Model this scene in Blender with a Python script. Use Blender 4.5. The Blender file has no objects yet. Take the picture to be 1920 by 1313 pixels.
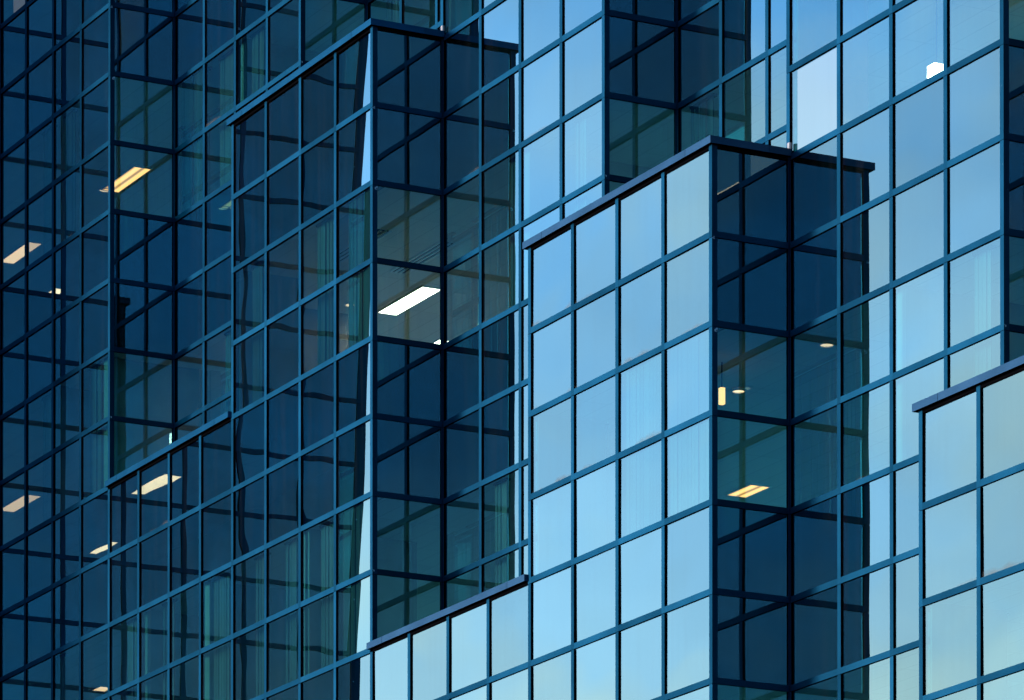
import bpy, bmesh, math, random
from mathutils import Vector, noise
random.seed(7)
scene = bpy.context.scene
COL = scene.collection

# ---------------------------------------------------------------- units and camera
S = 0.95                       # metres per facade row
A = 1.08915                    # front pane width, in rows
B = 1.00715                    # side pane width (depth of one setback), in rows
CAM = (63.26254, -26.30147, -20.92549)
Z0 = 1.7 - CAM[2] * S          # height of facade row 0 above the ground
def W(x, y, z):                # facade units (x, depth, height above row 0) -> metres
    return Vector((x * S, y * S, Z0 + z * S))

cam_data = bpy.data.cameras.new("camera")
cam = bpy.data.objects.new("camera", cam_data)
COL.objects.link(cam)
cam.location = W(*CAM)
cam.rotation_euler = (math.pi / 2 + 0.01608, 0.0, 1.09179)
cam_data.sensor_width = 36.0
cam_data.lens = 8908.7 / 1920 * 36.0
cam_data.shift_y = 2314.38 / 1920
cam_data.clip_start = 1.0
cam_data.clip_end = 5000.0
scene.camera = cam

# ---------------------------------------------------------------- sky and sun
SUN_EL, SUN_AZ = math.radians(9), math.radians(208)     # azimuth clockwise from +Y
world = bpy.data.worlds.new("World")
scene.world = world
world.use_nodes = True
nt = world.node_tree
for n in list(nt.nodes):
    nt.nodes.remove(n)
def N(tree, kind, **kw):
    n = tree.nodes.new(kind)
    for k, v in kw.items():
        setattr(n, k, v)
    return n
out = N(nt, 'ShaderNodeOutputWorld')
bg = N(nt, 'ShaderNodeBackground')
sky = N(nt, 'ShaderNodeTexSky', sky_type='NISHITA', sun_disc=False)
sky.sun_elevation = SUN_EL
sky.sun_rotation = SUN_AZ
sky.air_density = 1.0
sky.dust_density = 0.4
sky.ozone_density = 4.0
tc = N(nt, 'ShaderNodeTexCoord')
mp = N(nt, 'ShaderNodeMapping')
mp.inputs['Scale'].default_value = (1.0, 1.0, 1.8)
nz = N(nt, 'ShaderNodeTexNoise')
nz.inputs['Scale'].default_value = 9.0
nz.inputs['Detail'].default_value = 4.0
nz.inputs['Roughness'].default_value = 0.45
cr = N(nt, 'ShaderNodeMapRange')             # thin cloud: soft patches ...
cr.inputs['From Min'].default_value = 0.38
cr.inputs['From Max'].default_value = 0.68
cr.inputs['To Min'].default_value = -0.25
cr.inputs['To Max'].default_value = 0.34
sep = N(nt, 'ShaderNodeSeparateXYZ')
hz = N(nt, 'ShaderNodeMapRange')             # ... thickening towards the horizon
hz.inputs['From Min'].default_value = 0.17
hz.inputs['From Max'].default_value = 0.36
hz.inputs['To Min'].default_value = 0.98
hz.inputs['To Max'].default_value = 0.30
add = N(nt, 'ShaderNodeMath', operation='ADD', use_clamp=True)
tint = N(nt, 'ShaderNodeMix', data_type='RGBA', blend_type='MULTIPLY')
tint.inputs[0].default_value = 1.0
tint.inputs[7].default_value = (0.55, 0.93, 1.08, 1)
lum = N(nt, 'ShaderNodeRGBToBW')
cloud = N(nt, 'ShaderNodeMix', data_type='RGBA', blend_type='MULTIPLY')
cloud.inputs[0].default_value = 1.0
cloud.inputs[7].default_value = (1.42, 1.30, 1.2, 1)
mixc = N(nt, 'ShaderNodeMix', data_type='RGBA')
nt.links.new(tc.outputs['Generated'], mp.inputs['Vector'])
nt.links.new(tc.outputs['Generated'], sep.inputs[0])
nt.links.new(sep.outputs['Z'], hz.inputs['Value'])
nt.links.new(mp.outputs['Vector'], nz.inputs['Vector'])
nt.links.new(nz.outputs['Fac'], cr.inputs['Value'])
nt.links.new(cr.outputs['Result'], add.inputs[0])
side = N(nt, 'ShaderNodeVectorMath', operation='DOT_PRODUCT')   # the cloud bank lies on the sunset side
side.inputs[1].default_value = (-0.888, -0.46, 0.0)
nt.links.new(tc.outputs['Generated'], side.inputs[0])
sr = N(nt, 'ShaderNodeMapRange')
sr.inputs['From Min'].default_value = -0.2
sr.inputs['From Max'].default_value = 0.7
sr.inputs['To Min'].default_value = 0.12
nt.links.new(side.outputs['Value'], sr.inputs['Value'])
hm = N(nt, 'ShaderNodeMath', operation='MULTIPLY')
nt.links.new(hz.outputs['Result'], hm.inputs[0])
nt.links.new(sr.outputs['Result'], hm.inputs[1])
nt.links.new(hm.outputs[0], add.inputs[1])
nt.links.new(sky.outputs['Color'], tint.inputs[6])
nt.links.new(sky.outputs['Color'], lum.inputs[0])
nt.links.new(lum.outputs[0], cloud.inputs[6])
nt.links.new(add.outputs[0], mixc.inputs[0])
nt.links.new(tint.outputs[2], mixc.inputs[6])
nt.links.new(cloud.outputs[2], mixc.inputs[7])
nb = N(nt, 'ShaderNodeTexNoise')              # large soft brightness patches
nb.inputs['Scale'].default_value = 14.0
nb.inputs['Detail'].default_value = 2.0
nt.links.new(mp.outputs['Vector'], nb.inputs['Vector'])
nr = N(nt, 'ShaderNodeMapRange')
nr.inputs['From Min'].default_value = 0.3
nr.inputs['From Max'].default_value = 0.7
nr.inputs['To Min'].default_value = 0.88
nr.inputs['To Max'].default_value = 1.12
nt.links.new(nb.outputs['Fac'], nr.inputs['Value'])
vm = N(nt, 'ShaderNodeMix', data_type='RGBA', blend_type='MULTIPLY')
vm.inputs[0].default_value = 1.0
nt.links.new(mixc.outputs[2], vm.inputs[6])
nt.links.new(nr.outputs[0], vm.inputs[7])
nt.links.new(vm.outputs[2], bg.inputs['Color'])
nt.links.new(bg.outputs['Background'], out.inputs['Surface'])
bg.inputs['Strength'].default_value = 0.145

sun_data = bpy.data.lights.new("sun", 'SUN')
sun_data.energy = 1.3
sun_data.angle = math.radians(12)
sun_data.color = (1.0, 0.97, 0.92)
sun = bpy.data.objects.new("sun", sun_data)
COL.objects.link(sun)
sd = Vector((math.sin(SUN_AZ) * math.cos(SUN_EL), math.cos(SUN_AZ) * math.cos(SUN_EL), math.sin(SUN_EL)))
sun.location = sd * 100
sun.rotation_euler = sd.to_track_quat('Z', 'Y').to_euler()

scene.view_settings.view_transform = 'Standard'
scene.view_settings.look = 'None'
scene.view_settings.gamma = 1.0
scene.view_settings.exposure = 1.45
scene.cycles.max_bounces = 14
scene.cycles.glossy_bounces = 8
scene.cycles.diffuse_bounces = 4
scene.cycles.transparent_max_bounces = 24
scene.cycles.caustics_reflective = False
scene.cycles.sample_clamp_indirect = 6.0
scene.cycles.use_denoising = True

# ---------------------------------------------------------------- materials
def newmat(name):
    m = bpy.data.materials.new(name)
    m.use_nodes = True
    t = m.node_tree
    for n in list(t.nodes):
        t.nodes.remove(n)
    return m, t, N(t, 'ShaderNodeOutputMaterial')

def paint(name, col, rough, spread=0.25, chips=False, spec=0.5, metal=0.0, gloss=None):
    m, t, o = newmat(name)
    p = N(t, 'ShaderNodeBsdfPrincipled')
    g = N(t, 'ShaderNodeNewGeometry')
    c = N(t, 'ShaderNodeTexCoord')
    n1 = N(t, 'ShaderNodeTexNoise')
    n1.inputs['Scale'].default_value = 1.7
    n1.inputs['Detail'].default_value = 6.0
    t.links.new(c.outputs['Object'], n1.inputs['Vector'])
    a1 = N(t, 'ShaderNodeMath', operation='MULTIPLY_ADD')
    a1.inputs[1].default_value = spread
    a1.inputs[2].default_value = 1.0 - spread
    t.links.new(g.outputs['Random Per Island'], a1.inputs[0])
    a2 = N(t, 'ShaderNodeMath', operation='MULTIPLY_ADD')
    a2.inputs[1].default_value = 1.0
    a2.inputs[2].default_value = 0.55
    t.links.new(n1.outputs['Fac'], a2.inputs[0])
    a3 = N(t, 'ShaderNodeMath', operation='MULTIPLY')
    t.links.new(a1.outputs[0], a3.inputs[0])
    t.links.new(a2.outputs[0], a3.inputs[1])
    mx = N(t, 'ShaderNodeMix', data_type='RGBA', blend_type='MULTIPLY')
    mx.inputs[0].default_value = 1.0
    mx.inputs[6].default_value = (*col, 1)
    t.links.new(a3.outputs[0], mx.inputs[7])
    last = mx.outputs[2]
    if chips:
        n2 = N(t, 'ShaderNodeTexNoise')
        n2.inputs['Scale'].default_value = 9.0
        n2.inputs['Detail'].default_value = 3.0
        t.links.new(c.outputs['Object'], n2.inputs['Vector'])
        gt = N(t, 'ShaderNodeMapRange')
        gt.inputs['From Min'].default_value = 0.715
        gt.inputs['From Max'].default_value = 0.74
        t.links.new(n2.outputs['Fac'], gt.inputs['Value'])
        m2 = N(t, 'ShaderNodeMix', data_type='RGBA')
        m2.inputs[7].default_value = (0.35, 0.5, 0.62, 1)
        t.links.new(gt.outputs['Result'], m2.inputs[0])
        t.links.new(last, m2.inputs[6])
        last = m2.outputs[2]
    t.links.new(last, p.inputs['Base Color'])
    p.inputs['Roughness'].default_value = rough
    p.inputs['Metallic'].default_value = metal
    p.inputs['Specular IOR Level'].default_value = spec
    if gloss:
        p.inputs['Specular IOR Level'].default_value = 0.0
        gb = N(t, 'ShaderNodeBsdfGlossy')
        gb.inputs['Color'].default_value = (*gloss, 1)
        gb.inputs['Roughness'].default_value = rough
        ms = N(t, 'ShaderNodeMixShader')
        lw_ = N(t, 'ShaderNodeLayerWeight')        # gloss grows at grazing view, as on real paint
        pw_ = N(t, 'ShaderNodeMath', operation='POWER')
        pw_.inputs[1].default_value = 2.2
        ml_ = N(t, 'ShaderNodeMath', operation='MULTIPLY_ADD')
        ml_.inputs[1].default_value = 0.30
        ml_.inputs[2].default_value = 0.04
        t.links.new(lw_.outputs['Facing'], pw_.inputs[0])
        t.links.new(pw_.outputs[0], ml_.inputs[0])
        mk_ = N(t, 'ShaderNodeMath', operation='MULTIPLY')
        t.links.new(ml_.outputs[0], mk_.inputs[0])
        t.links.new(a3.outputs[0], mk_.inputs[1])
        t.links.new(mk_.outputs[0], ms.inputs[0])
        t.links.new(last, p.inputs['Base Color'])
        t.links.new(p.outputs[0], ms.inputs[1])
        t.links.new(gb.outputs[0], ms.inputs[2])
        p.inputs['Roughness'].default_value = 0.7
        t.links.new(ms.outputs[0], o.inputs['Surface'])
        return m
    t.links.new(p.outputs[0], o.inputs['Surface'])
    return m

M_CAP = paint("blue_painted_aluminium", (0.0006, 0.013, 0.033), 0.44, 0.42, gloss=(0.05, 0.40, 0.76))
M_POST = paint("blue_corner_post_paint", (0.0006, 0.013, 0.033), 0.44, 0.42, chips=True, gloss=(0.05, 0.40, 0.76))
M_COPE = paint("lavender_blue_coping_paint", (0.008, 0.030, 0.068), 0.45, 0.35, gloss=(0.15, 0.38, 0.68))
M_COPB = paint("blue_coping_paint", (0.002, 0.03, 0.08), 0.35, 0.3, gloss=(0.08, 0.5, 0.9))
M_BLACK = paint("black_gasket", (0.003, 0.003, 0.004), 0.8, 0.2, spec=0.0)
M_ROOF = paint("roof_membrane", (0.12, 0.12, 0.12), 0.9, 0.1)
M_WHITE = paint("white_fitting", (0.75, 0.74, 0.70), 0.5, 0.05)
M_FLASH = paint("worn_flashing", (0.42, 0.38, 0.40), 0.5, 0.2)
M_WALL = paint("interior_partition", (0.30, 0.27, 0.26), 0.8, 0.1)
M_CARPET = paint("carpet", (0.32, 0.31, 0.29), 0.95, 0.1)
M_SPAN = paint("spandrel_backing", (0.002, 0.003, 0.006), 0.8, 0.1, spec=0.05)
M_FABRIC = paint("blind_fabric", (0.15, 0.11, 0.11), 0.9, 0.35)

def glass_mat():
    m, t, o = newmat("coated_glass")
    lw = N(t, 'ShaderNodeLayerWeight')
    sq = N(t, 'ShaderNodeMath', operation='POWER')
    sq.inputs[1].default_value = 2.0
    t.links.new(lw.outputs['Facing'], sq.inputs[0])
    fa = N(t, 'ShaderNodeMath', operation='MULTIPLY_ADD', use_clamp=True)
    fa.inputs[1].default_value = 1.12
    fa.inputs[2].default_value = 0.128
    t.links.new(sq.outputs[0], fa.inputs[0])
    gl = N(t, 'ShaderNodeBsdfGlossy')
    gl.inputs['Roughness'].default_value = 0.0
    gl.inputs['Color'].default_value = (0.51, 0.90, 1.0, 1)
    tr = N(t, 'ShaderNodeBsdfTransparent')
    tr.inputs['Color'].default_value = (0.30, 0.85, 0.80, 1)
    m1 = N(t, 'ShaderNodeMixShader')
    # each pane was coated a little differently
    oi = N(t, 'ShaderNodeObjectInfo')
    rv = N(t, 'ShaderNodeMath', operation='MULTIPLY_ADD')
    rv.inputs[1].default_value = 0.22
    rv.inputs[2].default_value = 0.92
    t.links.new(oi.outputs['Random'], rv.inputs[0])
    fv = N(t, 'ShaderNodeMath', operation='MULTIPLY', use_clamp=True)
    t.links.new(fa.outputs[0], fv.inputs[0])
    t.links.new(rv.outputs[0], fv.inputs[1])
    t.links.new(fv.outputs[0], m1.inputs[0])
    wn = N(t, 'ShaderNodeTexWhiteNoise', noise_dimensions='1D')
    t.links.new(oi.outputs['Random'], wn.inputs['W'])
    tv = N(t, 'ShaderNodeMix', data_type='RGBA')
    tv.inputs[6].default_value = (0.20, 0.58, 0.56, 1)
    tv.inputs[7].default_value = (0.32, 0.90, 0.84, 1)
    t.links.new(wn.outputs['Value'], tv.inputs[0])
    t.links.new(tv.outputs[2], tr.inputs['Color'])
    t.links.new(tr.outputs[0], m1.inputs[1])
    t.links.new(gl.outputs[0], m1.inputs[2])
    # dust: rain streaks plus a dirty lower edge on some panes
    c = N(t, 'ShaderNodeTexCoord')
    mp_ = N(t, 'ShaderNodeMapping')
    mp_.inputs['Scale'].default_value = (9.0, 9.0, 0.5)
    gp = N(t, 'ShaderNodeNewGeometry')
    t.links.new(gp.outputs['Position'], mp_.inputs['Vector'])
    n1 = N(t, 'ShaderNodeTexNoise')
    n1.inputs['Scale'].default_value = 1.0
    n1.inputs['Detail'].default_value = 5.0
    t.links.new(mp_.outputs[0], n1.inputs['Vector'])
    r1 = N(t, 'ShaderNodeMapRange')
    r1.inputs['From Min'].default_value = 0.45
    r1.inputs['From Max'].default_value = 0.8
    r1.inputs['To Max'].default_value = 0.028
    t.links.new(n1.outputs['Fac'], r1.inputs['Value'])
    uv = N(t, 'ShaderNodeUVMap', uv_map="pane")
    sx = N(t, 'ShaderNodeSeparateXYZ')
    t.links.new(uv.outputs[0], sx.inputs[0])
    n2 = N(t, 'ShaderNodeTexNoise')
    n2.inputs['Scale'].default_value = 1.1
    n2.inputs['Detail'].default_value = 4.0
    t.links.new(gp.outputs['Position'], n2.inputs['Vector'])
    at = N(t, 'ShaderNodeAttribute', attribute_type='OBJECT', attribute_name='dirt')
    e1 = N(t, 'ShaderNodeMath', operation='MULTIPLY_ADD')      # height of the dirt band
    e1.inputs[1].default_value = 0.75
    e1.inputs[2].default_value = -0.365
    t.links.new(n2.outputs['Fac'], e1.inputs[0])
    e2 = N(t, 'ShaderNodeMath', operation='MULTIPLY')
    t.links.new(e1.outputs[0], e2.inputs[0])
    t.links.new(at.outputs['Fac'], e2.inputs[1])
    e2b = N(t, 'ShaderNodeMath', operation='ADD')
    e2b.inputs[1].default_value = 0.018
    t.links.new(e2.outputs[0], e2b.inputs[0])
    e3 = N(t, 'ShaderNodeMath', operation='SUBTRACT')
    t.links.new(e2b.outputs[0], e3.inputs[0])
    t.links.new(sx.outputs['Y'], e3.inputs[1])
    e4 = N(t, 'ShaderNodeMapRange')
    e4.inputs['From Min'].default_value = 0.0
    e4.inputs['From Max'].default_value = 0.07
    e4.inputs['To Max'].default_value = 0.55
    t.links.new(e3.outputs[0], e4.inputs['Value'])
    mxm = N(t, 'ShaderNodeMath', operation='MAXIMUM')
    t.links.new(r1.outputs[0], mxm.inputs[0])
    t.links.new(e4.outputs[0], mxm.inputs[1])
    df = N(t, 'ShaderNodeBsdfDiffuse')
    df.inputs['Color'].default_value = (0.17, 0.15, 0.13, 1)
    m2 = N(t, 'ShaderNodeMixShader')
    t.links.new(mxm.outputs[0], m2.inputs[0])
    t.links.new(m1.outputs[0], m2.inputs[1])
    t.links.new(df.outputs[0], m2.inputs[2])
    t.links.new(m2.outputs[0], o.inputs['Surface'])
    return m
M_GLASS = glass_mat()

def ceiling_mat():
    m, t, o = newmat("ceiling_tiles")
    p = N(t, 'ShaderNodeBsdfPrincipled')
    c = N(t, 'ShaderNodeTexCoord')
    br = N(t, 'ShaderNodeTexBrick', offset=0.0)
    br.inputs['Color1'].default_value = (0.72, 0.66, 0.60, 1)
    br.inputs['Color2'].default_value = (0.66, 0.61, 0.56, 1)
    br.inputs['Mortar'].default_value = (0.54, 0.50, 0.46, 1)
    br.inputs['Scale'].default_value = 1.0
    br.inputs['Brick Width'].default_value = 1.2
    br.inputs['Row Height'].default_value = 0.3
    br.inputs['Mortar Size'].default_value = 0.006
    t.links.new(c.outputs['Object'], br.inputs['Vector'])
    t.links.new(br.outputs['Color'], p.inputs['Base Color'])
    p.inputs['Roughness'].default_value = 0.9
    t.links.new(p.outputs[0], o.inputs['Surface'])
    return m
M_CEIL = ceiling_mat()

def emit_mat(name, col, strength, louvre=0.0):
    m, t, o = newmat(name)
    e = N(t, 'ShaderNodeEmission')
    e.inputs['Color'].default_value = (*col, 1)
    e.inputs['Strength'].default_value = strength
    if louvre:
        c = N(t, 'ShaderNodeTexCoord')
        s = N(t, 'ShaderNodeSeparateXYZ')
        t.links.new(c.outputs['Object'], s.inputs[0])
        w = N(t, 'ShaderNodeMath', operation='PINGPONG')
        w.inputs[1].default_value = louvre
        t.links.new(s.outputs['Y'], w.inputs[0])
        r = N(t, 'ShaderNodeMapRange')
        r.inputs['From Min'].default_value = louvre * 0.15
        r.inputs['From Max'].default_value = louvre * 0.6
        r.inputs['To Min'].default_value = strength * 0.3
        r.inputs['To Max'].default_value = strength
        t.links.new(w.outputs[0], r.inputs['Value'])
        t.links.new(r.outputs[0], e.inputs['Strength'])
    t.links.new(e.outputs[0], o.inputs['Surface'])
    return m
M_LAMP = emit_mat("lit_diffuser_white", (1.0, 0.42, 0.33), 20.0)
M_LAMPW = emit_mat("lit_diffuser_warm", (1.0, 0.22, 0.075), 2.2, 0.075)
M_LAMPC = emit_mat("lit_diffuser_cream", (1.0, 0.27, 0.16), 2.2)
M_LAMPM = emit_mat("lit_diffuser_orange", (1.0, 0.18, 0.10), 5.5)
M_LAMPP = emit_mat("lit_pendant_gold", (1.0, 0.24, 0.09), 2.2)
M_SPOT = emit_mat("lit_downlight", (1.0, 0.30, 0.18), 2.0)

# ---------------------------------------------------------------- mesh helpers
class MB:
    def __init__(self):
        self.v, self.f, self.m = [], [], []
    def box(self, x0, x1, y0, y1, z0, z1, mi=0, skip=''):
        """box in facade units; mi may be a dict per face"""
        if x1 < x0: x0, x1 = x1, x0
        if y1 < y0: y0, y1 = y1, y0
        if z1 < z0: z0, z1 = z1, z0
        n = len(self.v)
        for x in (x0, x1):
            for y in (y0, y1):
                for z in (z0, z1):
                    self.v.append(W(x, y, z))
        F = {'l': (0, 1, 3, 2), 'r': (4, 6, 7, 5), 'f': (0, 4, 5, 1), 'b': (2, 3, 7, 6), 'd': (0, 2, 6, 4), 'u': (1, 5, 7, 3)}
        for k, q in F.items():
            if k in skip: continue
            self.f.append(tuple(n + i for i in q))
            self.m.append(mi.get(k, mi['*']) if isinstance(mi, dict) else mi)
    def build(self, name, mats, parent=None, origin=None):
        me = bpy.data.meshes.new(name)
        o3 = Vector(origin) if origin is not None else Vector((0, 0, 0))
        me.from_pydata([v - o3 for v in self.v], [], self.f)
        for m in mats:
            me.materials.append(m)
        me.polygons.foreach_set('material_index', self.m)
        me.update()
        ob = bpy.data.objects.new(name, me)
        COL.objects.link(ob)
        if parent is not None:
            ob.parent = parent
            ob.location = o3 - world_loc(parent)
        else:
            ob.location = o3
        return ob
LOC = {}
def world_loc(o):
    l = o.location.copy()
    while o.parent is not None:
        o = o.parent
        l = l + o.location
    return l
def empty(name, loc, label, cat, group=None):
    o = bpy.data.objects.new(name, None)
    COL.objects.link(o)
    o.location = loc
    o['label'] = label
    o['category'] = cat
    if group: o['group'] = group
    return o

# ---------------------------------------------------------------- ground
g = bpy.data.meshes.new("ground")
g.from_pydata([(-900, -900, 0), (900, -900, 0), (900, 900, 0), (-900, 900, 0)], [], [(0, 1, 2, 3)])
g.materials.append(paint("pavement", (0.16, 0.16, 0.155), 0.9, 0.1))
go = bpy.data.objects.new("ground", g)
COL.objects.link(go)
go['kind'] = 'structure'

# ---------------------------------------------------------------- building
CW = 0.035          # half width of a facade cap
GD = 0.020          # how far the glass sits behind the cap face
ROW_G = int(Z0 / S)  # lowest facade row above the ground
bld = empty("glass_office_building", W(0, 0, -Z0 / S),
            "stepped office tower clad in mirrored blue glass with navy framing and flat copings", "building")

NSEG = 9
# gentle wind of the corner column of panes: lean (top, bottom) per row
STRIP = {0: (8, -3), 1: (3, -6), 2: (15, 14), 3: (8, 5), 4: (6, 1), 5: (1, -2), 6: (-1, -9), 7: (-5, -12), 8: (-7, -8)}
STRIP = {r: (a_ * -.00042, b_ * -.00042) for r, (a_, b_) in STRIP.items()}
pane_count = 0
def pane(parent, kind, a0, a1, r, plane, dirt=0.0, warp=1.0):
    """one slightly bowed glass pane. kind 'f': front facing (-y) from x=a0..a1 at depth plane;
    kind 's': right facing (+x) from y=a0..a1 at x=plane; covers rows r..r+1"""
    global pane_count
    rnd = random.Random(hash((1 if kind == 'f' else 2, round(a0 * 10), r, round(plane * 100))) & 0xffffff)
    twist = None
    lean = 1.0
    if kind == 'f' and abs(plane - GD) < 1e-4:
        ci = round(a0 / A)
        if ci == 7 and r in STRIP:
            twist, warp = STRIP[r], 0.12
        elif ci < 4: warp = 0.45
        elif ci >= 8: lean = 2.6
    elif kind == 'f' and plane > B and a0 > 0: warp = 0.6
    bow = rnd.uniform(-0.0011, 0.0016) * warp
    tx, tz = rnd.gauss(0, 0.0007) * warp * lean, rnd.gauss(0, 0.0007) * warp * lean
    ph = rnd.uniform(0, 50)
    vs, fs, uvs = [], [], []
    for j in range(NSEG + 1):
        for i in range(NSEG + 1):
            u, v = i / NSEG, j / NSEG
            d = bow * (1 - (2 * u - 1) ** 2) * (1 - (2 * v - 1) ** 2) + tx * (u - .5) + tz * (v - .5)
            d += 0.0010 * warp * noise.noise(Vector((u * 1.6 + ph, v * 2.1, ph)))
            if twist: d += (u - .5) * (twist[1] + (twist[0] - twist[1]) * v)
            p = a0 + (a1 - a0) * u
            z = -(r + 1) + v
            vs.append(W(p, plane + d, z) if kind == 'f' else W(plane - d, p, z))
            uvs.append((u, v))
    w = NSEG + 1
    for j in range(NSEG):
        for i in range(NSEG):
            k = j * w + i
            fs.append((k, k + 1, k + 1 + w, k + w))
    o3 = W((a0 + a1) / 2, plane, -(r + .5)) if kind == 'f' else W(plane, (a0 + a1) / 2, -(r + .5))
    me = bpy.data.meshes.new("window_pane")
    me.from_pydata([q - o3 for q in vs], [], fs)
    uvl = me.uv_layers.new(name="pane")
    for l in me.loops:
        uvl.data[l.index].uv = uvs[l.vertex_index]
    me.polygons.foreach_set('use_smooth', [True] * len(fs))
    me.materials.append(M_GLASS)
    me.update()
    ob = bpy.data.objects.new("window_pane", me)
    COL.objects.link(ob)
    ob.parent = parent
    ob.location = o3 - world_loc(parent)
    ob['dirt'] = dirt
    pane_count += 1
    return ob

# --- projection, only used to tell which panes the photograph can see
cyaw, cpit = 1.09179, 0.01608
def proj(x, y, z):
    dx, dy, dz = x - CAM[0], y - CAM[1], z - CAM[2]
    r = dx * math.cos(cyaw) + dy * math.sin(cyaw)
    w = -dx * math.sin(cyaw) + dy * math.cos(cyaw)
    w2 = w * math.cos(cpit) + dz * math.sin(cpit)
    u2 = -w * math.sin(cpit) + dz * math.cos(cpit)
    return 960 + 8908.7 * r / w2, 656.5 + 2314.38 - 8908.7 * u2 / w2

def glazing(parent, kind, cells, plane, dirtf=None):
    """panes that can be in or near the picture are parts of their own, the rest one mesh"""
    rest = MB()
    for (a0, a1, r) in cells:
        if kind == 'f':
            pts = [proj(a0, plane, -r), proj(a1, plane, -r), proj(a0, plane, -r - 1), proj(a1, plane, -r - 1)]
        else:
            pts = [proj(plane, a0, -r), proj(plane, a1, -r), proj(plane, a0, -r - 1), proj(plane, a1, -r - 1)]
        xs = [q[0] for q in pts]; ys = [q[1] for q in pts]
        if max(xs) > -10 and min(xs) < 1930 and max(ys) > -10 and min(ys) < 1323:
            pane(parent, kind, a0, a1, r, plane, dirtf(a0, r) if dirtf else random.choice((0, 0, .35, .6)))
        else:
            n = len(rest.v)
            if kind == 'f':
                rest.v += [W(a0, plane, -r - 1), W(a1, plane, -r - 1), W(a1, plane, -r), W(a0, plane, -r)]
            else:
                rest.v += [W(plane, a0, -r - 1), W(plane, a1, -r - 1), W(plane, a1, -r), W(plane, a0, -r)]
            rest.f.append((n, n + 1, n + 2, n + 3)); rest.m.append(0)
    if rest.f:
        ob = rest.build("window_glazing", [M_GLASS], parent)
        ob['kind'] = 'stuff'
        ob['dirt'] = 0.2


BOT = ROW_G
WING_TOP = -12
# plan of setbacks: block m spans four panes (columns 4m..4m+4); layer 0 stands furthest out.
# numbers are the row at which that layer of the block is capped (rows count downwards)
TOP = [
    {-1: -12, 0: 4, 1: 0, 2: 8, 3: 4, 4: 12, 5: 8, 6: 16},
    {-1: -12, 0: -12, 1: 0, 2: -4, 3: 4, 4: 0, 5: 8, 6: 4},
    {-1: -12, 0: -12, 1: -12, 2: -12, 3: -12, 4: -12, 5: -12, 6: -12},
]
def top(L, m):
    if m < -1: return WING_TOP
    if L < 0 or m > 6: return 99
    return TOP[L][m]
def exposed(L, m, r):
    return -1 <= m <= 6 and top(L, m) <= r < min(top(L - 1, m), BOT)

def runs(rows):
    out_ = []
    for r in rows:
        if out_ and out_[-1][1] == r: out_[-1][1] = r + 1
        else: out_.append([r, r + 1])
    return out_

def vcap(mb, kind, p, w0, w1, r0, r1, mi, first):
    """vertical cap pieces, one per row, with a hairline joint under every transom"""
    for r in range(r0, r1):
        zt = -r - CW - .006 if r > first else -r
        zb = -(r + 1) - CW
        if kind == 'f': mb.box(w0, w1, p, p + .004, zt, zb, mi)
        else: mb.box(p - .004, p, w0, w1, zt, zb, mi)

def front_wall(L, m):
    y = L * B
    t, bt = top(L, m), min(top(L - 1, m), BOT)
    if t >= bt: return
    i0, i1 = 4 * m, 4 * m + 4
    mb = MB()
    for i in range(i0, i1 + 1):
        x = i * A
        for r in range(t, bt):
            if i == i0:
                inner = (top(L - 1, m - 1) <= r and L > 0) or (L == 0 and m == -1)
                if inner: w0, w1 = x + CW + .002, x + CW + .020
                else: w0, w1 = x - CW, x + CW
                mi = 0
            elif i == i1:
                if exposed(L, m + 1, r): continue
                w0, w1 = x - CW, x + CW
                mi = 2 if top(L, m + 1) > r else 0
            else:
                w0, w1, mi = x - CW, x + CW, 0
            vcap(mb, 'f', y, w0, w1, r, r + 1, mi, t)
            e = .03 if (i == i1) else .002      # black web behind the cap
            mb.box(w0 + .002, w1 - e, y + .004, y + .05, -r, -r - 1, 1)
    for r in range(t, bt + 1):
        for i in range(i0, i1):
            rr = min(r, bt - 1)
            inner = i == i0 and ((top(L - 1, m - 1) <= rr and L > 0) or (L == 0 and m == -1))
            xa = i * A + CW + (.020 if inner else 0)
            xb = (i + 1) * A - CW
            if r == t:
                mb.box(xa, xb, y + .004, y + .05, -r, -r - CW, 1)
                continue
            mb.box(xa, xb, y + .0005, y + .004, -r + CW, -r - CW, 0)
            mb.box(xa, xb, y + .004, y + .05, -r + CW - .002, -r - CW + .002, 1)
    ob = mb.build("window_wall", [M_CAP, M_BLACK, M_POST], bld, W(i0 * A, y, -bt))
    def dirtf(a0, r):
        if L == 0 and m == 3: return 1.0 if r <= 6 else 0.3
        if L == 0 and m == 5: return 0.7
        return random.choice((0, 0, .2, .5))
    glazing(ob, 'f', [(i * A, (i + 1) * A, r) for r in range(t, bt) for i in range(i0, i1)], y + GD, dirtf)
    return ob

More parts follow.
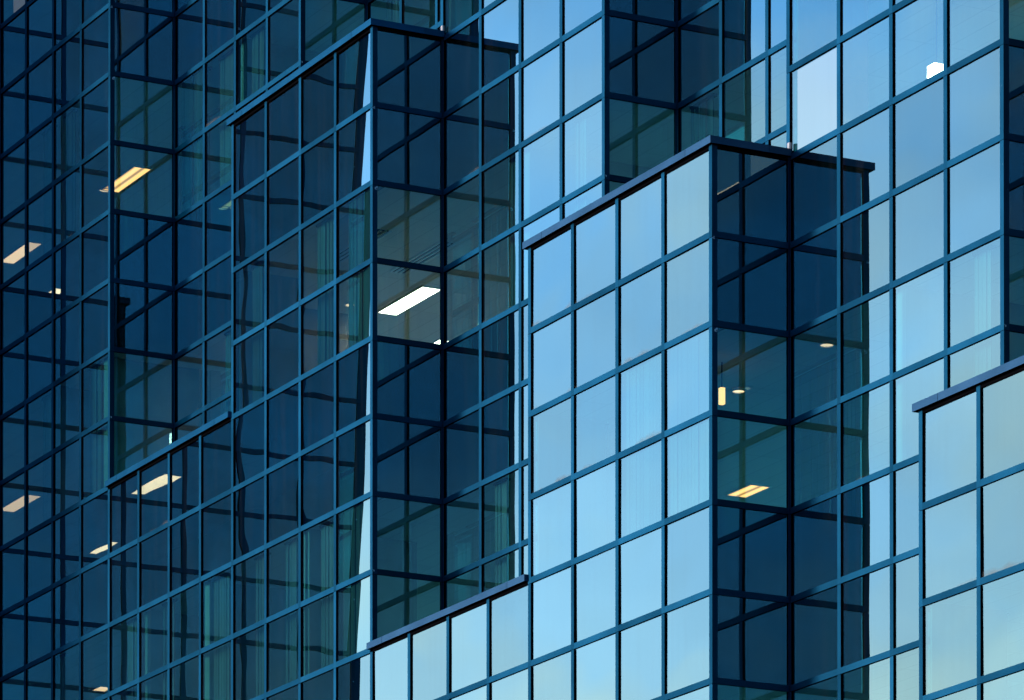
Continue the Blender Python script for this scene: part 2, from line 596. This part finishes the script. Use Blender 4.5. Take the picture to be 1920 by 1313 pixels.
def side_wall(i, y0, n, t, bt):
    """grid facing +x on column line i, from depth y0 back over n panes"""
    X = i * A + CW
    mb = MB()
    for k in range(n + 1):
        y = y0 + k * B
        ya, yb = y - CW, y + CW
        if k == 0: ya, yb = y0 + .0005, y0 + 2 * CW
        if k == n: ya, yb = y - .020, y - .002
        vcap(mb, 's', X, ya, yb, t, bt, 2 if k == 0 else 0, t)
        mb.box(X - .05, X - .004, ya + (.05 if k == 0 else .002), yb - .002, -t, -bt, 1)
    mb.box(X - .048, X + .018, y0 + n * B + .005, y0 + n * B + .055, -t, -bt, 1)
    for r in range(t, bt + 1):
        for k in range(n):
            ya = y0 + k * B + CW * (2 if k == 0 else 1)
            yb = y0 + (k + 1) * B - (.020 if k == n - 1 else CW)
            if r == t:
                mb.box(X - .05, X - .004, ya, yb, -r, -r - CW, 1)
                continue
            mb.box(X - .004, X - .0005, ya, yb, -r + CW, -r - CW, 0)
            mb.box(X - .05, X - .004, ya, yb, -r + CW - .002, -r - CW + .002, 1)
    ob = mb.build("side_window_wall", [M_CAP, M_BLACK, M_POST], bld, W(i * A, y0, -bt))
    glazing(ob, 's', [(y0 + k * B, y0 + (k + 1) * B, r) for r in range(t, bt) for k in range(n)], X - GD,
            lambda a0, r: random.choice((0, .2, .5)))
    return ob

def left_wall(i, y0, n, t, bt):
    X = i * A - CW
    mb = MB()
    for k in range(n):
        for r in range(t, bt):
            ya, yb = y0 + k * B + .02, y0 + (k + 1) * B - .02
            mb.box(X, X + .026, ya, ya + 2 * CW, -r, -r - 1, 0)
            mb.box(X, X + .026, ya + 2 * CW, yb, -r, -r - 2 * CW, 0)
            mb.box(X + .02, X + .024, ya + 2 * CW, yb, -r - 2 * CW, -r - 1, 1)
    for r in range(t, bt):
        if (r - t) % 4 in (2, 3):     # unseen inner lining, added to block sky through the end glass
            mb.box(X + .09, X + .12, y0 + .08, y0 + n * B, -r - .001, -r - .999, 2)
    return mb.build("end_window_wall", [M_CAP, M_GLASS, M_WALL], bld, W(i * A, y0, -bt))

for L in range(3):
    for m in range(-1, 7):
        front_wall(L, m)
        t, tn = top(L, m), min(top(L, m + 1), BOT)
        if L < 2 and t < tn and m < 6:
            side_wall(4 * m + 4, L * B, 1, t, tn)
        if L < 2 and m > -1 and top(L, m - 1) > t:
            left_wall(4 * m, L * B, 1, t, min(top(L, m - 1), BOT))
side_wall(-4, -6 * B, 6, WING_TOP, BOT)
# end face of the wing, only ever seen in reflections
mb = MB()
for r in range(WING_TOP, BOT):
    for i in range(-12, -4):
        mb.box(i * A - CW, i * A + CW, -6 * B, -6 * B + .026, -r, -r - 1, 0)
        mb.box(i * A + CW, (i + 1) * A - CW, -6 * B, -6 * B + .026, -r, -r - 2 * CW, 0)
        mb.box(i * A + CW, (i + 1) * A - CW, -6 * B + .02, -6 * B + .024, -r - 2 * CW, -r - 1, 1)
mb.box(-4 * A - CW, -4 * A + CW, -6 * B - .095, -6 * B, -WING_TOP, -BOT, 0)
mb.build("end_window_wall", [M_CAP, M_GLASS], bld, W(-8 * A, -6 * B, -BOT))

# ---------------------------------------------------------------- copings and setback roofs
CO, CH = .05, .082
def seg_x(mb, xa, xb, y0, y1, z0, z1, mi, seams):
    cuts = [xa] + sorted(c for c in seams if xa < c < xb) + [xb]
    for c0, c1 in zip(cuts[:-1], cuts[1:]):
        mb.box(c0 + (.007 if c0 != xa else 0), c1, y0, y1, z0, z1, mi)
for L in range(2):
    for m in range(-1, 7):
        t = top(L, m)
        if t > 16 or t <= -12: continue
        y = L * B
        rt = -t
        xl = 4 * m * A - CW if top(L, m - 1) < t else 4 * m * A - CW - CO
        right_open = top(L, m + 1) > t
        xr = (4 * m + 4) * A + CW + CO if right_open else (4 * m + 4) * A - CW - .004
        mb = MB()
        mi = {'*': 0, 'd': 1}
        seams = [(4 * m + 4 - .45) * A, (4 * m + .37) * A]
        seg_x(mb, xl, xr, y - CO, y + .13, rt, rt + CH, mi, seams)
        if right_open:
            mb.box((4 * m + 4) * A - .10, (4 * m + 4) * A + CW + CO, y + .13, y + B - .30, rt, rt + CH, mi)
            mb.box((4 * m + 4) * A - .10, (4 * m + 4) * A + CW + CO, y + B - .297, y + B - .004, rt, rt + CH, mi)
        if top(L, m - 1) > t:
            mb.box(4 * m * A - CW - CO, 4 * m * A + .10, y + .13, y + B - .004, rt, rt + CH, mi)
        ob = mb.build("coping", [M_COPE if m > 1 else M_COPB, M_BLACK], bld, W(4 * m * A, y, rt))
        mb = MB()
        x0 = 4 * m * A + (.0 if top(L, m - 1) < t else .10)
        if top(L, m - 1) < t: x0 += CW + .004
        x1 = (4 * m + 4) * A - (.10 if right_open else CW + .004)
        mb.box(x0, x1, y + .13, y + B - .002, rt - .04, rt + .04, 0)
        mb.build("setback_roof", [M_ROOF], bld, W(4 * m * A, y, rt))
        if right_open:
            # worn flashing where the coping dies into the wall behind
            mb = MB()
            mb.box((4 * m + 4) * A + CW + .004, (4 * m + 4) * A + CW + .05, y + B - .034, y + B - .006, rt + CH, rt + CH + .07, 0)
            mb.build("flashing", [M_FLASH], bld, W((4 * m + 4) * A, y + B, rt))

# ---------------------------------------------------------------- floors, ceilings, core
SL = [M_SPAN, M_CEIL, M_CARPET]
fm = {'*': 0, 'd': 1, 'u': 2}
YB = 7.5
for k in range(-3, (BOT + 3) // 4):
    t4 = 4 * k
    z1, z0 = -t4 - .02, -t4 - 2.0
    mb = MB()
    mb.box(-12 * A, 28 * A, 2 * B + .06, YB, z0, z1, fm)
    for L in (0, 1):
        for m in range(-2, 7):
            if top(L, m) > t4: continue
            xa = 4 * m * A + (.04 if top(L, m - 1) > t4 else 0)
            xb = (4 * m + 4) * A - (.04 if top(L, m + 1) > t4 else 0)
            ya, yb = L * B + .06, (L + 1) * B + .06
            if m == -2: xa -= 4 * A
            if m == -2 and L == 0: ya = -6 * B + .06; xb -= .04
            mb.box(xa, xb, ya, yb, z0, z1, fm)
            if m == -2 and L == 0: mb.box(xb, xb + .04, .06, yb, z0, z1, fm)
    mb.build("floor_slab", SL, bld, W(0, 0, z0))
mb = MB()
mb.box(-12 * A, 28 * A, YB, YB + .2, 12, -BOT, 0)
mb.box(-12 * A - .2, -12 * A, -6 * B, YB, 12, -BOT, 0)
mb.box(28 * A, 28 * A + .2, 0, YB, 12, -BOT, 0)
for r in range(-10, BOT - 2, 4):
    mb.box(-12 * A, -4 * A - .12, -6 * B + .25, -6 * B + .3, -r - .002, -r - 1.97, 0)  # unseen wall added to stop sky shining through the wing end
mb.build("core_wall", [M_WALL], bld, W(0, YB, -BOT))
mb = MB()
mb.box(-12 * A, 28 * A, 2 * B + .1, YB, 12.0, 12.1, 0)
mb.build("roof", [M_ROOF], bld, W(0, YB, 12))
mb = MB()
mb.box(-12 * A, 28 * A, .1, YB, -BOT - .9, -BOT - .02, 0)
mb.build("plinth", [M_SPAN], bld, W(0, 0, -BOT))

parts_ = [  # column, y0, y1, first row, last row
    (2.9, 1.2, 2.3, 2, 4), (-.4, .3, 1.6, 2, 4), (-2.05, .25, 1.5, 2, 4), (6.02, .25, 1.7, 6, 8),  # the first is added to block a lamp mirrored in the side glass
    (1.02, .3, 1.5, 6, 8), (2.0, 1.3, 3.0, -2, 0), (11.0, 1.4, 3.2, 6, 8),
    (9.95, 1.3, 3.2, 2, 4), (14.9, 2.4, 4.0, -2, 0), (18.0, 1.3, 2.8, 6, 8), (2.95, .3, 1.6, 6, 8), (6.3, 1.2, 2.0, -6, -4)]
for (c, y0_, y1_, r0, r1) in parts_:
    mb = MB()
    mb.box(c * A - .04, c * A + .04, y0_, y1_, -r0 - .002, -r1 - .018, 0)
    mb.box(c * A - .09, c * A + .09, y0_ - .16, y0_ - .001, -r0 - .002, -r1 - .018, 0)
    mb.build("partition", [M_WALL], bld, W(c * A, y0_, -r1))

# unseen fill lamps, added deep inside each storey to brighten the rooms
M_FILL = emit_mat("room_fill_glow", (0.30, 0.80, 0.98), 5.0)
for r0 in range(-10, 14, 4):
    mb = MB()
    for q in range(-22, 56, 3):
        mb.box(q * A / 2, q * A / 2 + .9, 5.6, 5.8, -r0 - .03, -r0 - .004, 0)
    mb.build("room_fill_lights", [M_FILL], bld, W(0, 5.6, -r0))

# blinds hanging behind some of the vision panes
blinds = [  # column, layer, first row, last row, width
    (-2.7, 0, -2, 0, .4), (-1.9, 0, -2, 0, .35), (-2.7, 0, 2, 4, .5), (-1.0, 0, 2, 4, .4),
    (.15, 1, -2, 0, .7), (1.2, 1, -2, 0, .6), (2.2, 1, -2, 0, .4), (1.4, 1, 2, 4, .55),
    (4.3, 0, 2, 4, .3), (6.2, 0, 2, 4, .5), (7.25, 0, 2, 4, .71), (7.1, 0, 6, 8, .86), (14.1, 0, 6, 8, 1.86), (5.3, 0, 6, 8, .3), (6.3, 0, 6, 8, .45), (4.4, 0, 6, 8, .35),  # the three widest are added to block sky seen through the bays
    (.3, 0, 6, 8, .3), (1.5, 0, 6, 8, .35), (-2.3, 0, 6, 8, .4), (3.1, 0, 6, 8, .5),
    (9.5, 1, 2, 4, .3), (11.1, 1, 2, 4, .25), (9.1, 1, 6, 8, .3), 
    (19.3, 1, 6, 8, .3), (13.6, 2, -2, 0, .4), (12.1, 2, 2, 4, .5), (4.3, 2, -2, 0, .5)]
for (c, L, r0, r1, w) in blinds:
    mb = MB()
    n = max(3, int(w * A / .078))
    rnd = random.Random(int(c * 10) + r0)
    for q in range(n):
        x = c * A + q * w * A / n
        yy = L * B + (.16 if w < .7 else .065) + rnd.uniform(-.01, .01)
        mb.box(x, x + .07, yy, yy + .006 + rnd.uniform(0, .02), -r0 - .03, -r1 + .05, 0)
    mb.box(c * A - .02, (c + w) * A + .02, L * B + .14, L * B + .2, -r0 - .005, -r0 - .03, 0)
    mb.build("window_blind", [M_FABRIC], bld, W(c * A, L * B + .16, -r1))

M_GLOWB = emit_mat("glowing_blind_fabric", (1.0, 0.33, 0.27), 0.34)  # room light on the blind, put in as a glow of its fabric
M_GLOWW = emit_mat("glowing_white_blind", (1.0, 0.36, 0.37), 0.7)  # brightness of the lit room, put into the blind as its own glow
for (c0, c1, y, r0, r1, mt) in ((-3.93, -3.12, .2, -6, -4, M_GLOWB), (16.10, 16.90, B + .06, 2.92, 4, M_GLOWW)):
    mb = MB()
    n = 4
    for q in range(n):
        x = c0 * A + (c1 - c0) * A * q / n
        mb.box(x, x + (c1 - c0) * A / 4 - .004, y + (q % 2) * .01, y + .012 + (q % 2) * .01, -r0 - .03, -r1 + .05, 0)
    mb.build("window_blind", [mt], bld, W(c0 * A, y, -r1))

# ---------------------------------------------------------------- ceiling lights and air slots
def ceiling_light(x0, x1, y0, y1, row, mat, label, group=None):
    """x in columns, y in facade units, row = row of the ceiling"""
    z = -row
    t = empty("ceiling_light", W((x0 + x1) / 2 * A, (y0 + y1) / 2, z), label, "ceiling light", group)
    xa, xb = x0 * A, x1 * A
    mb = MB()
    f = .02
    mb.box(xa - f, xb + f, y0 - f, y0, z - .03, z - .002, 0)
    mb.box(xa - f, xb + f, y1, y1 + f, z - .03, z - .002, 0)
    mb.box(xa - f, xa, y0, y1, z - .03, z - .002, 0)
    mb.box(xb, xb + f, y0, y1, z - .03, z - .002, 0)
    mb.build("frame", [M_WHITE], t, W(xa, y0, z))
    mb = MB()
    mb.box(xa, xb, y0, y1, z - .024, z - .004, 0)
    mb.build("diffuser", [mat], t, W(xa, y0, z))
    return t
def downlight(x, y, row, label, rad=.075, drop=.0, group=None):
    z = -row - drop
    t = empty("downlight", W(x * A, y, z), label, "downlight", group)
    def disc(r0, r1, za, zb, mat, nm):
        bm = bmesh.new()
        n = 20
        o = W(x * A, y, z)
        ring = []
        for rr, zz in ((r0, za), (r1, za), (r1, zb), (r0, zb)):
            ring.append([bm.verts.new((rr * S * math.cos(2 * math.pi * i / n), rr * S * math.sin(2 * math.pi * i / n), zz * S)) for i in range(n)])
        for q in range(4 if r0 > 0.001 else 3):
            a_, b_ = ring[q], ring[(q + 1) % 4]
            for i in range(n):
                try: bm.faces.new((a_[i], a_[(i + 1) % n], b_[(i + 1) % n], b_[i]))
                except ValueError: pass
        me = bpy.data.meshes.new(nm)
        bm.to_mesh(me); bm.free()
        me.materials.append(mat)
        ob = bpy.data.objects.new(nm, me)
        COL.objects.link(ob)
        ob.parent = t
    disc(rad, rad * 1.25, -.003, -.03, M_WHITE, "trim_ring")
    disc(.0012, rad, -.004, -.02, M_SPOT, "lens")
    return t
ceiling_light(3.26, 4.54, 2.60, 2.88, 2, M_LAMP, "bright white rectangular ceiling light behind the corner pane of the capped dark bay")
ceiling_light(1.2, 2.49, 3.98, 4.26, 2, M_LAMP, "white ceiling light cut off at the lower right of the brightest lit corner pane")
ceiling_light(-4.60, -3.42, 1.96, 2.24, -2, M_LAMPW, "amber louvred ceiling light behind the upper left recessed corner")
ceiling_light(-8.55, -7.42, 1.95, 2.18, -2, M_LAMPC, "cream ceiling light at the left edge, upper of two, above the navy band")
ceiling_light(-10.0, -9.45, -3.45, -3.25, -2, M_LAMPM, "small cream ceiling light half hidden by a dark reflected bar at far left")
ceiling_light(-8.85, -7.75, 2.06, 2.32, 2, M_LAMPC, "cream ceiling light at the left edge, lower of two, near the bottom left")
ceiling_light(-6.95, -5.68, -3.76, -3.50, 2, M_LAMPM, "pale ceiling light mirrored just below the lower left coping")
ceiling_light(-10.8, -9.95, -4.64, -4.50, 2, M_LAMPM, "small pale ceiling light mirrored at lower left, below the other mirrored one")
ceiling_light(9.95, 10.50, 4.02, 4.30, 6, M_LAMPW, "golden ceiling light low behind the dark side of the pale bay")
ceiling_light(21.7, 22.5, 4.02, 4.26, 2, M_LAMPM, "white ceiling light seen as a sliver under the coping of the pale bay")
ceiling_light(-3.9, -3.6, 1.5, 1.7, 6, M_LAMPC, "small cream ceiling light near the bottom left edge")
downlight(3.39, 2.10, 2, "small round downlight left of the brightest ceiling light")
downlight(-4.60, 2.02, -2, "round white downlight at the left end of the amber louvred light", .09)
downlight(-4.50, 4.04, -2, "dim greenish downlight left of the tall dark capped bay")
downlight(13.95, 1.66, 6, "round downlight in the middle of the dark side of the pale bay", .07)
downlight(15.93, 1.56, 6, "amber downlight right of the dark recessed corner")
downlight(13.34, 1.30, 6, "faint downlight behind a pale pane left of the corner", .05)
downlight(17.93, 1.65, 6, "faint oval downlight behind a right hand sky blue pane", .085)
downlight(.33, 1.57, 6, "small downlight right of the yellow one at lower left", .05)
downlight(3.56, 2.10, 6, "small downlight left of the tall dark corner near the bottom", .06)
downlight(4.21, 2.19, 6, "small orange downlight right of the tall dark corner near the bottom", .06)

def pendant(x, y, row, label, hw=.075, h=.13, mat=None, ceil=2):
    t = empty("pendant_lamp", W(x * A, y, -ceil), label, "pendant lamp")
    mb = MB(); mb.box(x * A - hw, x * A + hw, y - hw, y + hw, -row - h, -row, 0)
    mb.build("shade", [mat or M_LAMP], t, W(x * A, y, -row))
    mb = MB(); mb.box(x * A - .006, x * A + .006, y - .006, y + .006, -row + .001, -ceil - .003, 0)
    mb.build("cord", [M_BLACK], t, W(x * A, y, -row))
pendant(17.42, 2.0, 3.26, "glowing white box shaped lamp behind an upper right sky blue pane")
pendant(14.8, .9, 6.30, "small upright golden glow for a reflected lit window in the dark side of the pale bay", .028, .19, M_LAMPP, 6)  # added in place of the reflection of a distant lit window
pendant(.44, 1.0, 6.24, "small upright yellow lamp low on the left between dark bars", .028, .15, M_LAMPP, 6)

def air_slot(x0, x1, y, row, label):
    z = -row
    t = empty("air_diffuser", W(x0 * A, y, z), label, "air diffuser", "slot diffusers in the office ceiling")
    mb = MB()
    for q in range(4):
        mb.box(x0 * A, x1 * A, y + q * .07, y + q * .07 + .03, z - .02, z - .002, 0)
    mb.build("blade", [M_WHITE], t, W(x0 * A, y, z))
    mb = MB()
    for q in range(3):
        mb.box(x0 * A, x1 * A, y + q * .07 + .032, y + q * .07 + .068, z - .006, z - .002, 0)
    mb.build("slot", [M_BLACK], t, W(x0 * A, y, z))
air_slot(4.9, 6.3, 1.9, 2, "triple slot air diffuser in the ceiling beside the brightest light")
air_slot(5.0, 6.4, .9, 2, "triple slot air diffuser close behind the tall dark bay front")
print("panes", pane_count, "objects", len(bpy.data.objects))
